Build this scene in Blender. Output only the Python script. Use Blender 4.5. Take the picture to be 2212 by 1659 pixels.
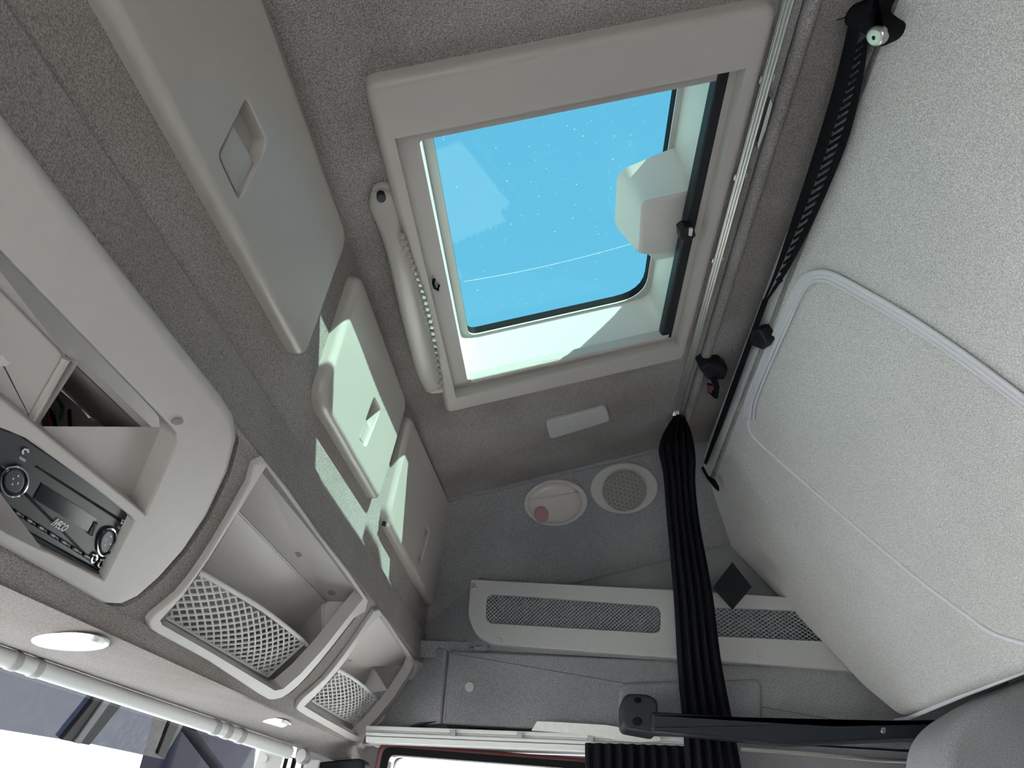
import bpy, bmesh, math, random
import numpy as np
from mathutils import Matrix, Vector
random.seed(4)
for o in list(bpy.data.objects): bpy.data.objects.remove(o)
SC = bpy.context.scene
COL = SC.collection

# ------------------------------------------------------------------ camera
F_PX, CX, CY = 1600.0, 1106.0, 829.5          # image taken as 2212 x 1659
def nrm(v):
    v = np.array(v, float); return v / np.linalg.norm(v)
_Y = nrm((1210 - CX, -(1810 - CY), F_PX))      # truck's cross axis seen from the camera (right, up, forward)
_a = math.radians(0.8)
_X = nrm((math.cos(_a), -math.sin(_a), -(math.cos(_a) * _Y[0] - math.sin(_a) * _Y[1]) / _Y[2]))
_Z = -np.cross(_X, _Y)
AX = np.array([_X, _Y, _Z])
def ray(px, py): return AX @ nrm((px - CX, -(py - CY), F_PX))
cam = bpy.data.cameras.new('camera'); cam_o = bpy.data.objects.new('camera', cam); COL.objects.link(cam_o)
cam.sensor_fit = 'HORIZONTAL'; cam.sensor_width = 36.0; cam.lens = 36.0 * F_PX / 2212.0
cam.clip_start = 0.01; cam.clip_end = 500
r_, u_, f_ = AX[:, 0], AX[:, 1], AX[:, 2]      # camera right / up / forward in world
cam_o.matrix_world = Matrix(((r_[0], u_[0], -f_[0], 0), (r_[1], u_[1], -f_[1], 0), (r_[2], u_[2], -f_[2], 0), (0, 0, 0, 1)))
SC.camera = cam_o

# ------------------------------------------------------------------ world, sun, exposure
world = bpy.data.worlds.new('sky'); SC.world = world; world.use_nodes = True
wn, wl = world.node_tree.nodes, world.node_tree.links
wn.clear()
tc = wn.new('ShaderNodeTexCoord'); sep = wn.new('ShaderNodeSeparateXYZ'); ramp = wn.new('ShaderNodeValToRGB')
bg = wn.new('ShaderNodeBackground'); wo = wn.new('ShaderNodeOutputWorld')
wl.new(tc.outputs['Generated'], sep.inputs[0]); wl.new(sep.outputs['Z'], ramp.inputs[0])
ramp.color_ramp.elements[0].position = 0.0; ramp.color_ramp.elements[0].color = (1.0, 0.945, 0.92, 1)
ramp.color_ramp.elements[1].position = 1.0; ramp.color_ramp.elements[1].color = (0.085, 0.22, 0.36, 1)
e = ramp.color_ramp.elements.new(0.22); e.color = (0.64, 0.635, 0.64, 1)
e = ramp.color_ramp.elements.new(0.55); e.color = (0.105, 0.25, 0.385, 1)
bg.inputs['Strength'].default_value = 12.0
wl.new(ramp.outputs[0], bg.inputs[0]); wl.new(bg.outputs[0], wo.inputs[0])
sun = bpy.data.lights.new('sun_offscreen', 'SUN'); sun_o = bpy.data.objects.new('sun_offscreen', sun); COL.objects.link(sun_o)
sun.energy = 64.0; sun.angle = math.radians(0.6); sun.color = (1.0, 0.95, 0.86)
SUN_DIR = nrm((-1.0, 0.95, -1.02))
sun_o.rotation_euler = Vector(SUN_DIR).to_track_quat('-Z', 'Y').to_euler()
SC.view_settings.view_transform = 'Standard'; SC.view_settings.look = 'None'
SC.view_settings.gamma = 1.0; SC.view_settings.use_curve_mapping = False
SC.view_settings.exposure = -0.85
SC.cycles.max_bounces = 10; SC.cycles.diffuse_bounces = 6; SC.cycles.transparent_max_bounces = 12

# ------------------------------------------------------------------ materials
MATS = {}
def _base(name):
    m = bpy.data.materials.new(name); m.use_nodes = True
    return m, m.node_tree.nodes, m.node_tree.links, m.node_tree.nodes['Principled BSDF']
def plain(name, col, rough=0.5, metal=0.0, var=0.06, nscale=30, bump=0.0, spec=0.5):
    m, N, L, b = _base(name)
    b.inputs['Roughness'].default_value = rough; b.inputs['Metallic'].default_value = metal
    b.inputs['Specular IOR Level'].default_value = spec
    t = N.new('ShaderNodeTexCoord'); n = N.new('ShaderNodeTexNoise'); n.inputs['Scale'].default_value = nscale
    n.inputs['Detail'].default_value = 4
    mx = N.new('ShaderNodeMix'); mx.data_type = 'RGBA'
    mx.inputs[6].default_value = (*[c * (1 - var) for c in col], 1); mx.inputs[7].default_value = (*[min(1, c * (1 + var)) for c in col], 1)
    L.new(t.outputs['Object'], n.inputs['Vector']); L.new(n.outputs['Fac'], mx.inputs[0]); L.new(mx.outputs[2], b.inputs['Base Color'])
    if bump:
        bp = N.new('ShaderNodeBump'); bp.inputs['Strength'].default_value = bump; bp.inputs['Distance'].default_value = 0.001
        n2 = N.new('ShaderNodeTexNoise'); n2.inputs['Scale'].default_value = nscale * 20
        L.new(t.outputs['Object'], n2.inputs['Vector']); L.new(n2.outputs['Fac'], bp.inputs['Height']); L.new(bp.outputs[0], b.inputs['Normal'])
    MATS[name] = m; return m
def fibre(name, dark, light, scale=420, blot=6, bump=0.5, dirt=None, stretch=(1, 1, 1), rough=0.95, lo=0.36, hi=0.66):
    """needle-felt or woven cloth: fine speckle, large soft blotches, fine relief"""
    m, N, L, b = _base(name)
    b.inputs['Roughness'].default_value = rough; b.inputs['Specular IOR Level'].default_value = 0.12
    t = N.new('ShaderNodeTexCoord'); mp = N.new('ShaderNodeMapping'); mp.inputs['Scale'].default_value = stretch
    L.new(t.outputs['Object'], mp.inputs[0])
    n = N.new('ShaderNodeTexNoise'); n.inputs['Scale'].default_value = scale; n.inputs['Detail'].default_value = 3
    L.new(mp.outputs[0], n.inputs['Vector'])
    r = N.new('ShaderNodeValToRGB')
    r.color_ramp.elements[0].position = lo; r.color_ramp.elements[0].color = (*dark, 1)
    r.color_ramp.elements[1].position = hi; r.color_ramp.elements[1].color = (*light, 1)
    L.new(n.outputs['Fac'], r.inputs[0])
    n2 = N.new('ShaderNodeTexNoise'); n2.inputs['Scale'].default_value = blot; n2.inputs['Detail'].default_value = 5
    L.new(t.outputs['Object'], n2.inputs['Vector'])
    r2 = N.new('ShaderNodeValToRGB')
    r2.color_ramp.elements[0].position = 0.3; r2.color_ramp.elements[0].color = (*(dirt or (0.82, 0.80, 0.78)), 1)
    r2.color_ramp.elements[1].position = 0.62; r2.color_ramp.elements[1].color = (1, 1, 1, 1)
    L.new(n2.outputs['Fac'], r2.inputs[0])
    mx = N.new('ShaderNodeMix'); mx.data_type = 'RGBA'; mx.blend_type = 'MULTIPLY'; mx.inputs[0].default_value = 1
    L.new(r.outputs[0], mx.inputs[6]); L.new(r2.outputs[0], mx.inputs[7]); L.new(mx.outputs[2], b.inputs['Base Color'])
    bp = N.new('ShaderNodeBump'); bp.inputs['Strength'].default_value = bump; bp.inputs['Distance'].default_value = 0.0015
    L.new(n.outputs['Fac'], bp.inputs['Height']); L.new(bp.outputs[0], b.inputs['Normal'])
    MATS[name] = m; return m
def tinted(name, tint, gloss=0.05, rough=0.02, dirt=None):
    m, N, L, b = _base(name); N.remove(b)
    out = N['Material Output']
    tr = N.new('ShaderNodeBsdfTransparent'); tr.inputs[0].default_value = (*tint, 1)
    gl = N.new('ShaderNodeBsdfGlossy'); gl.inputs['Roughness'].default_value = rough
    mx = N.new('ShaderNodeMixShader'); mx.inputs[0].default_value = gloss
    L.new(tr.outputs[0], mx.inputs[1]); L.new(gl.outputs[0], mx.inputs[2])
    last = mx
    if dirt:
        t = N.new('ShaderNodeTexCoord'); mp = N.new('ShaderNodeMapping'); mp.inputs['Scale'].default_value = dirt.get('stretch', (1, 1, 1))
        n = N.new('ShaderNodeTexNoise'); n.inputs['Scale'].default_value = dirt['scale']; n.inputs['Detail'].default_value = dirt.get('detail', 4)
        n.inputs['Distortion'].default_value = dirt.get('distort', 0)
        r = N.new('ShaderNodeValToRGB'); r.color_ramp.elements[0].position = dirt['lo']; r.color_ramp.elements[1].position = dirt['hi']
        r.color_ramp.elements[0].color = (0, 0, 0, 1); r.color_ramp.elements[1].color = (dirt['max'],) * 3 + (1,)
        df = N.new('ShaderNodeBsdfTranslucent') if dirt.get('translucent') else N.new('ShaderNodeBsdfDiffuse')
        df.inputs[0].default_value = (*dirt['col'], 1)
        m2 = N.new('ShaderNodeMixShader')
        L.new(t.outputs['Object'], mp.inputs[0]); L.new(mp.outputs[0], n.inputs['Vector']); L.new(n.outputs['Fac'], r.inputs[0])
        L.new(r.outputs[0], m2.inputs[0]); L.new(mx.outputs[0], m2.inputs[1]); L.new(df.outputs[0], m2.inputs[2]); last = m2
    L.new(last.outputs[0], out.inputs['Surface'])
    MATS[name] = m; return m
fibre('roof_felt', (0.185, 0.168, 0.165), (0.41, 0.375, 0.365), 620, 5, 0.5, (0.72, 0.69, 0.66))
fibre('console_felt', (0.21, 0.188, 0.182), (0.42, 0.38, 0.368), 650, 5, 0.45, (0.84, 0.81, 0.78))
fibre('wall_felt', (0.185, 0.178, 0.19), (0.37, 0.355, 0.37), 600, 6, 0.35, (0.80, 0.79, 0.80))
fibre('bunk_cloth', (0.40, 0.385, 0.38), (0.72, 0.70, 0.69), 620, 3, 0.5, (0.90, 0.90, 0.89))
fibre('seat_cloth', (0.24, 0.235, 0.25), (0.36, 0.355, 0.375), 500, 5, 0.3)
fibre('black_cloth', (0.006, 0.006, 0.009), (0.016, 0.016, 0.022), 300, 8, 0.3)
fibre('black_web', (0.005, 0.005, 0.007), (0.013, 0.013, 0.017), 900, 20, 0.5)
plain('grey_plastic', (0.50, 0.455, 0.44), 0.42, bump=0.15, nscale=60, var=0.03)
plain('door_plastic', (0.42, 0.385, 0.36), 0.30, bump=0.08, nscale=50, var=0.03)
plain('hatch_plastic', (0.41, 0.37, 0.35), 0.45, nscale=12, var=0.05)
plain('hatch_liner', (0.56, 0.545, 0.52), 0.4, nscale=9, var=0.05)
plain('bin_dark', (0.23, 0.21, 0.205), 0.55, nscale=14, var=0.06)
plain('bin_lining', (0.62, 0.60, 0.58), 0.45, nscale=14, var=0.03)
plain('net_cord', (0.78, 0.76, 0.74), 0.7, nscale=80, var=0.05)
plain('net_grey', (0.34, 0.34, 0.36), 0.7, nscale=80, var=0.05)
plain('panel_plastic', (0.44, 0.425, 0.415), 0.5, nscale=10, var=0.03)
plain('black_plastic', (0.008, 0.009, 0.013), 0.5, nscale=40, var=0.1, spec=0.25)
plain('radio_black', (0.014, 0.017, 0.022), 0.28, nscale=40, var=0.1)
plain('radio_screen', (0.006, 0.007, 0.012), 0.12, nscale=40, var=0.1)
plain('print_white', (0.75, 0.75, 0.75), 0.5, nscale=40, var=0.02)
plain('chrome', (0.75, 0.75, 0.75), 0.15, metal=1.0, nscale=40, var=0.02)
plain('aluminium', (0.62, 0.62, 0.58), 0.32, metal=0.9, nscale=60, var=0.06)
plain('arm_paint', (0.016, 0.019, 0.024), 0.5, nscale=40, var=0.1, spec=0.3)
plain('white_tape', (0.78, 0.78, 0.74), 0.5, nscale=90, var=0.12)
plain('white_plastic', (0.80, 0.79, 0.77), 0.4, nscale=20, var=0.03)
plain('pipe_cloth', (0.60, 0.585, 0.62), 0.7, nscale=200, var=0.08)
plain('rubber', (0.004, 0.004, 0.005), 0.7, nscale=40, var=0.1, spec=0.15)
plain('reflector', (0.52, 0.46, 0.44), 0.22, nscale=30, var=0.04)
plain('grille_brown', (0.20, 0.19, 0.165), 0.6, nscale=30, var=0.04)
plain('bulb_red', (0.36, 0.20, 0.21), 0.3, nscale=30, var=0.04)
plain('wire_green', (0.01, 0.12, 0.06), 0.4); plain('wire_red', (0.25, 0.03, 0.02), 0.4); plain('wire_yellow', (0.5, 0.45, 0.1), 0.4)
plain('paint_dark', (0.004, 0.0045, 0.012), 0.7, nscale=5, var=0.2, spec=0.1)
plain('visor_rib', (0.045, 0.05, 0.055), 0.6, nscale=30, var=0.1, spec=0.2)
plain('truck_red', (0.10, 0.015, 0.018), 0.3, nscale=8, var=0.08)
plain('concrete', (0.62, 0.59, 0.565), 0.9, nscale=0.4, var=0.12)
plain('dash_grey', (0.38, 0.36, 0.35), 0.6, nscale=10, var=0.05)
plain('floor_rubber', (0.13, 0.125, 0.12), 0.8, nscale=10, var=0.1)
tinted('hatch_glass', (0.455, 0.59, 0.57), 0.015, 0.02, dict(scale=260, detail=2, lo=0.74, hi=0.80, max=0.5, col=(0.9, 0.95, 1.0), translucent=True))
tinted('clear_glass', (0.95, 0.98, 0.97), 0.04)
tinted('visor_acrylic', (0.085, 0.10, 0.145), 0.05, 0.05, dict(scale=60, stretch=(1, 1, 1), detail=6, lo=0.45, hi=0.75, max=0.06, col=(0.5, 0.5, 0.5)))
tinted('lamp_lens', (0.95, 0.92, 0.90), 0.12, 0.05)

# ------------------------------------------------------------------ frames and mesh helpers
class Fr:
    def __init__(s, o, u, v, n): s.o, s.u, s.v, s.n = [np.array(a, float) for a in (o, u, v, n)]
    def pt(s, u, v, w=0.0): return s.o + s.u * u + s.v * v + s.n * w
    def hit(s, x, y, w=0.0):
        r = ray(x, y); return r * ((s.n @ s.o + w) / (s.n @ r))
    def px(s, x, y, w=0.0):
        p = s.hit(x, y, w) - s.o; return (float(p @ s.u), float(p @ s.v))
    def pxs(s, pts, w=0.0): return [s.px(x, y, w) for x, y in pts]
TH = math.radians(16); D = 0.70
XR = np.array((math.cos(TH), 0, math.sin(TH)))
ROOF = Fr(np.array((-math.sin(TH), 0, math.cos(TH))) * D, XR, (0, 1, 0), (math.sin(TH), 0, -math.cos(TH)))
LOCK = Fr((-.283, 0, .647), (0, 1, 0), nrm((.201, 0, .98)), nrm((.98, 0, -.201)))
C1, C2 = np.array((-.328, 0, .328)), np.array((-.452, 0, .1643))
_cv = nrm(C1 - C2)
CON = Fr(C1, (0, 1, 0), _cv, np.cross((0, 1, 0), _cv))
CONL = float(np.linalg.norm(C1 - C2))
WY = 1.75
WALL = Fr((0, WY, 0), (1, 0, 0), (0, 0, 1), (0, -1, 0))
SP_V = np.array((0, .225, -.205)); SP_V = nrm(SP_V - XR * (SP_V @ XR))
SP_N = np.cross(XR, SP_V); SP_N = SP_N if SP_N[1] < 0 else -SP_N
SPK = Fr(ROOF.pt(0, 1.575, 0), XR, SP_V, SP_N)
B1, B2 = np.array((.326, 0, .78)), np.array((.665, 0, .231))
_bv = nrm(B1 - B2)
BUNK = Fr(B1, (0, 1, 0), _bv, -np.cross((0, 1, 0), _bv))

def obj(name, verts, faces, mat, parent=None, smooth=35):
    verts = np.array(verts, float)
    lo, hi = verts.min(0), verts.max(0); c = (lo + hi) / 2
    if parent is None: c = np.array((c[0], c[1], lo[2]))
    me = bpy.data.meshes.new(name); me.from_pydata((verts - c).tolist(), [], [list(map(int, f)) for f in faces]); me.validate()
    bm = bmesh.new(); bm.from_mesh(me); bmesh.ops.recalc_face_normals(bm, faces=bm.faces); bm.to_mesh(me); bm.free()
    if smooth:
        me.shade_smooth(); me.set_sharp_from_angle(angle=math.radians(smooth))
    me.materials.append(MATS[mat])
    o = bpy.data.objects.new(name, me); COL.objects.link(o)
    if parent is not None:
        o.parent = parent; o.location = c - wloc(parent)
    else: o.location = c
    return o
def wloc(o):
    l = np.array(o.location)
    while o.parent: o = o.parent; l = l + np.array(o.location)
    return l
def thing(name, loc, label=None, cat=None, group=None, kind=None):
    o = bpy.data.objects.new(name, None); COL.objects.link(o); o.location = loc; o.empty_display_size = 0.05
    return tag(o, label, cat, group, kind)
def tag(o, label=None, cat=None, group=None, kind=None):
    if label: o['label'] = label
    if cat: o['category'] = cat
    if group: o['group'] = group
    if kind: o['kind'] = kind
    return o
def area2(p): return sum(p[i][0] * p[(i + 1) % len(p)][1] - p[(i + 1) % len(p)][0] * p[i][1] for i in range(len(p)))
def ccw(p): return p if area2(p) > 0 else p[::-1]
def inset(p, d):
    n = len(p); out = []
    for i in range(n):
        a, b, c = np.array(p[i - 1]), np.array(p[i]), np.array(p[(i + 1) % n])
        e1 = b - a; e2 = c - b
        e1 /= max(np.linalg.norm(e1), 1e-9); e2 /= max(np.linalg.norm(e2), 1e-9)
        n1, n2 = np.array((-e1[1], e1[0])), np.array((-e2[1], e2[0]))
        m = n1 + n2; k = 1 + n1 @ n2
        m = m / max(k, 0.35)
        out.append(tuple(b + m * d))
    return out
def rnd(p, r, seg=5):
    """round the corners of a polygon; r a number or one per corner"""
    n = len(p); out = []
    for i in range(n):
        rr = r[i] if isinstance(r, (list, tuple)) else r
        a, b, c = np.array(p[i - 1]), np.array(p[i]), np.array(p[(i + 1) % n])
        l1, l2 = np.linalg.norm(a - b), np.linalg.norm(c - b)
        d1, d2 = (a - b) / l1, (c - b) / l2
        t = min(rr, l1 * .48, l2 * .48)
        if t < 1e-5: out.append(tuple(b)); continue
        p0, p1 = b + d1 * t, b + d2 * t
        for k in range(seg + 1):
            s = k / seg; out.append(tuple((1 - s) ** 2 * p0 + 2 * s * (1 - s) * b + s * s * p1))
    return out
def plate_geo(fr, outer, w0, w1, bevel=0.0, holes=(), hdepth=None, seg=3, back=False, hbevel=0.0):
    """plate with rounded rim between w0 and w1 on a frame, with holes whose walls go down to hdepth"""
    outer = ccw(outer); V = []; Fs = []
    bm = bmesh.new()
    def loop(p, w): return [bm.verts.new(fr.pt(a, b, w)) for a, b in p]
    loops = [loop(outer, w0)]
    if bevel > 0:
        loops.append(loop(outer, w1 - bevel))
        for k in range(1, seg + 1):
            t = k / seg * math.pi / 2
            loops.append(loop(inset(outer, bevel * (1 - math.cos(t))), w1 - bevel + bevel * math.sin(t)))
    else: loops.append(loop(outer, w1))
    for a, b in zip(loops[:-1], loops[1:]):
        n = len(a)
        for i in range(n): bm.faces.new((a[i], a[(i + 1) % n], b[(i + 1) % n], b[i]))
    top = loops[-1]
    edges = [bm.edges.get((top[i], top[(i + 1) % len(top)])) for i in range(len(top))]
    for h in holes:
        h = ccw(h)
        hd = w0 if hdepth is None else hdepth
        hl = []
        if hbevel > 0:
            for k in range(0, seg + 1):
                t = k / seg * math.pi / 2
                hl.append(loop(inset(h, -hbevel * (1 - math.sin(t))), w1 - hbevel * (1 - math.cos(t))))
        else: hl.append(loop(h, w1))
        hl.append(loop(h, hd))
        for a, b in zip(hl[:-1], hl[1:]):
            n = len(a)
            for i in range(n): bm.faces.new((a[i], b[i], b[(i + 1) % n], a[(i + 1) % n]))
        edges += [bm.edges.get((hl[0][i], hl[0][(i + 1) % len(h)])) or bm.edges.new((hl[0][i], hl[0][(i + 1) % len(h)])) for i in range(len(h))]
    if holes:
        bmesh.ops.triangle_fill(bm, use_beauty=True, use_dissolve=False, edges=edges)
    else: bm.faces.new(top)
    if back and not holes: bm.faces.new(loops[0][::-1])
    bm.verts.index_update()
    V = [tuple(v.co) for v in bm.verts]; Fs = [[v.index for v in f.verts] for f in bm.faces]
    bm.free(); return V, Fs
def plate(name, fr, outer, w0, w1, mat, parent=None, **k):
    V, Fs = plate_geo(fr, outer, w0, w1, **k); o = obj(name, V, Fs, mat, parent)
    if k.get('bevel', 0) > 0 and len(Fs) < 4000:
        wn_ = o.modifiers.new('flat_face_normals', 'WEIGHTED_NORMAL'); wn_.keep_sharp = True; wn_.weight = 60
    return o
def join(*geos):
    V, Fs = [], []
    for v, f in geos:
        n = len(V); V += [tuple(p) for p in v]; Fs += [[i + n for i in q] for q in f]
    return V, Fs
def tube_geo(pts, r, seg=8, closed=False, flat=None, up=None):
    """round (or flattened) cord along points; r a number or one per point"""
    P = [np.array(p, float) for p in pts]; n = len(P); V = []; Fs = []
    ref = np.array(up, float) if up is not None else np.array((0.123, 0.3, 0.94))
    for i in range(n):
        t = nrm(P[(i + 1) % n] - P[i - 1]) if closed else nrm(P[min(i + 1, n - 1)] - P[max(i - 1, 0)])
        a = np.cross(ref, t)
        if np.linalg.norm(a) < 1e-3: a = np.cross((1, 0.2, 0), t)
        a = nrm(a); b = np.cross(t, a)
        rr = r[i] if isinstance(r, (list, tuple)) else r
        for k in range(seg):
            g = 2 * math.pi * k / seg
            V.append(P[i] + a * rr * math.cos(g) + b * rr * (flat if flat else 1) * math.sin(g))
    m = n if closed else n - 1
    for i in range(m):
        for k in range(seg):
            j = (i + 1) % n
            Fs.append((i * seg + k, i * seg + (k + 1) % seg, j * seg + (k + 1) % seg, j * seg + k))
    if not closed:
        Fs.append(tuple(range(seg))[::-1]); Fs.append(tuple((n - 1) * seg + k for k in range(seg)))
    return V, Fs
def tube(name, pts, r, mat, parent=None, **k):
    V, Fs = tube_geo(pts, r, **k); return obj(name, V, Fs, mat, parent, smooth=50)
def smooth_path(pts, sub=6):
    """Catmull-Rom through points (any dimension)"""
    P = [np.array(p, float) for p in pts]; out = []
    for i in range(len(P) - 1):
        p0, p1, p2, p3 = P[max(i - 1, 0)], P[i], P[i + 1], P[min(i + 2, len(P) - 1)]
        for k in range(sub):
            t = k / sub
            out.append(.5 * ((2 * p1) + (-p0 + p2) * t + (2 * p0 - 5 * p1 + 4 * p2 - p3) * t * t + (-p0 + 3 * p1 - 3 * p2 + p3) * t ** 3))
    out.append(P[-1]); return out
def loft_geo(rings, cap=True, closed=True):
    n = len(rings[0]); V = [p for r in rings for p in r]; Fs = []
    for i in range(len(rings) - 1):
        for k in range(n if closed else n - 1):
            Fs.append((i * n + k, i * n + (k + 1) % n, (i + 1) * n + (k + 1) % n, (i + 1) * n + k))
    if cap and closed: Fs.append(tuple(range(n))[::-1]); Fs.append(tuple((len(rings) - 1) * n + k for k in range(n)))
    return V, Fs
def box_geo(lo, hi, fr=None):
    V = []
    for c in ((0, 0, 0), (1, 0, 0), (1, 1, 0), (0, 1, 0), (0, 0, 1), (1, 0, 1), (1, 1, 1), (0, 1, 1)):
        p = [(lo, hi)[c[i]][i] for i in range(3)]
        V.append(fr.pt(*p) if fr else np.array(p))
    return V, [(0, 3, 2, 1), (4, 5, 6, 7), (0, 1, 5, 4), (1, 2, 6, 5), (2, 3, 7, 6), (3, 0, 4, 7)]
def box(name, lo, hi, mat, parent=None, fr=None):
    V, Fs = box_geo(lo, hi, fr); return obj(name, V, Fs, mat, parent)
def slab_geo(pts, off):
    """polygon of 3D points thickened by the vector off"""
    n = len(pts); V = [np.array(p) for p in pts] + [np.array(p) + np.array(off) for p in pts]
    Fs = [tuple(range(n)), tuple(range(2 * n - 1, n - 1, -1))] + [(i, (i + 1) % n, n + (i + 1) % n, n + i) for i in range(n)]
    return V, Fs
def slab(name, pts, off, mat, parent=None):
    V, Fs = slab_geo(pts, off); return obj(name, V, Fs, mat, parent)
def rect(a, b, c, d): return [(a, c), (b, c), (b, d), (a, d)]
def ell(cx, cy, rx, ry, n=32, rot=0):
    out = []
    for k in range(n):
        t = 2 * math.pi * k / n; x, y = rx * math.cos(t), ry * math.sin(t)
        out.append((cx + x * math.cos(rot) - y * math.sin(rot), cy + x * math.sin(rot) + y * math.cos(rot)))
    return out
def net_geo(q, nu, nv, r, bulge=(0, 0, 0), seg=3, sub=1):
    """diamond net on the quad q (four 3D corners): two families of diagonal cords"""
    q = [np.array(p, float) for p in q]; bulge = np.array(bulge, float)
    def P(s, t):
        return (q[0] * (1 - s) + q[1] * s) * (1 - t) + (q[3] * (1 - s) + q[2] * s) * t + bulge * math.sin(math.pi * s) * math.sin(math.pi * t)
    geos = []
    for fam in (1, -1):
        for k in range(-nv, nu + nv + 1):
            pts = []
            for j in range(nv * sub + 1):
                t = j / (nv * sub); s = (k + fam * t * nv) / nu
                pts.append((s, t))
            cl = []
            for (s0, t0), (s1, t1) in zip(pts[:-1], pts[1:]):      # clip to 0..1
                if max(s0, s1) < 0 or min(s0, s1) > 1: continue
                def cut(s, t):
                    sc = min(1, max(0, s)); return (sc, t if s1 == s0 else t0 + (t1 - t0) * (sc - s0) / (s1 - s0))
                a, b = cut(s0, t0), cut(s1, t1)
                if not cl: cl.append(a)
                cl.append(b)
            cl = [c for i, c in enumerate(cl) if i == 0 or abs(c[0] - cl[i - 1][0]) + abs(c[1] - cl[i - 1][1]) > 1e-6]
            if len(cl) > 1 and abs(cl[0][0] - cl[-1][0]) + abs(cl[0][1] - cl[-1][1]) > 1e-4:
                geos.append(tube_geo([P(*c) for c in cl], r, seg))
    return join(*geos)
def quad_grid(fr, pts): return [fr.hit(*p) for p in pts]

# ================================================================== THE SETTING
def structure(name, verts, faces, mat, label, **k):
    return tag(obj(name, verts, faces, mat, **k), label, kind='structure')
# ceiling: felt headlining sloping up to the rear, with the hatch opening
HOLE = rect(-.006, .404, .550, 1.120)
ceil = thing('ceiling', ROOF.pt(.2, .6, 0), 'grey felt headlining of the cab roof with the hatch opening', kind='structure')
plate('headlining', ROOF, rect(-.10, .465, -.50, 1.60), -.03, 0, 'roof_felt', ceil, holes=[HOLE])
plate('rear_headlining', ROOF, rect(.470, 1.25, -.50, 1.60), -.03, .008, 'roof_felt', ceil, bevel=.008)
plate('side_roof_lining', ROOF, rect(-.30, 1.30, 1.585, 1.95), -.06, -.03, 'roof_felt', ceil, back=True)
tube('felt_edge_roll', [ROOF.pt(.474, v, .006) for v in np.linspace(-.45, 1.50, 14)], .0095, 'roof_felt', ceil, seg=10)
# passenger side
side = thing('wall_right', (0, WY, .1), 'grey felt lining of the passenger side of the cab', kind='structure')
def wpx(*pts, w=0): return WALL.pxs(pts, w)
DW = [(-.385, .142), (.40, .150), (.40, -.60), (-.43, -.60)]
QW = [(-.515, .105), (-.435, .118), (-.440, -.40), (-.60, -.40)]
shell = plate('outer_shell', WALL, rect(-.62, .98, -1.62, 1.05), -.17, -.15, 'wall_felt', side, holes=[rnd(DW, .03), rnd(QW, .02)], hdepth=-.17)
seam = WALL.px(960, 1485)[0]
low_l = wpx((978, 1402), (966, 1405), (956, 1562), (905, 1563), (800, 1590)) ; 
_so = WALL.pt(seam - .004, .27, .014); _tu = nrm((-.25, .13, 0)); _tn = nrm(np.cross(_tu, (0, 0, 1))); _tn = _tn if _tn[1] < 0 else -_tn
TW = Fr(_so, _tu, (0, 0, 1), _tn)
plate('front_felt_panel', TW, rnd(TW.pxs([(962, 1402), (951, 1563), (905, 1566), (840, 1592), (780, 1610), (800, 1440), (880, 1380)]), .006), -.03, 0, 'wall_felt', side, bevel=.005)
gv = WALL.px(1325, 1480)[0]; gb = WALL.px(1340, 1475)
plate('lower_felt_panel', WALL, rnd([(seam + .004, .198), (.95, .190), (.95, .345), (seam + .004, .350)], .006), -.09, .014, 'wall_felt', side, bevel=.006)
# raised felt bolster behind the arm bracket
plate('felt_bolster', WALL, rnd(wpx((1338, 1478), (1640, 1470), (1640, 1600), (1330, 1590)), .02), 0, .026, 'wall_felt', side, bevel=.01)
plate('ledge_felt', WALL, rect(-.36, .95, .335, .372), -.09, .002, 'wall_felt', side)
TP = Fr(WALL.pt(-.205, .5, .006), _tu, (0, 0, 1), _tn)
plate('front_pillar_felt', TP, rnd(TP.pxs([(830, 1010), (1066, 1040), (1050, 1160), (1044, 1262), (1040, 1330), (1052, 1402), (1000, 1412), (960, 1436), (790, 1450)]), .012), -.09, 0, 'wall_felt', side, bevel=.012)
slab('corner_filler', [(-.60, 1.86, .18), (-.15, 1.86, .30), (-.15, 1.86, .72), (-.60, 1.86, .72)], (0, .02, 0), 'wall_felt', side)
# sloping panel under the roof that carries lamp and speaker
SPK_H = .30
plate('sloping_felt_panel', SPK, rnd(rect(-.30, 1.30, -.004, SPK_H), .004), -.02, 0, 'wall_felt', side, bevel=.003)
tube('sloping_panel_edge', [SPK.pt(u, .004, -.001) for u in np.linspace(-.11, 1.0, 10)], .006, 'wall_felt', side)
slab('recess_back', [(-.25, 1.815, .30), (.95, 1.815, .30), (.95, 1.815, .95), (-.25, 1.815, .62)], (0, .02, 0), 'wall_felt', side)
slab('recess_floor', [(-.20, 1.74, .375), (.95, 1.74, .355), (.95, 1.83, .355), (-.20, 1.83, .375)], (0, 0, -.02), 'wall_felt', side)
# slab('recess_end', [(-.215, 1.70, .38), (-.215, 1.83, .38), (-.215, 1.83, .74), (-.215, 1.62, .74)], (-.03, 0, 0), 'wall_felt', side)
plate('dark_lower_panel', WALL, wpx((1470, 1596), (2200, 1640), (2200, 1800), (1470, 1800)), -.09, .010, 'wall_felt', side)
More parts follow.
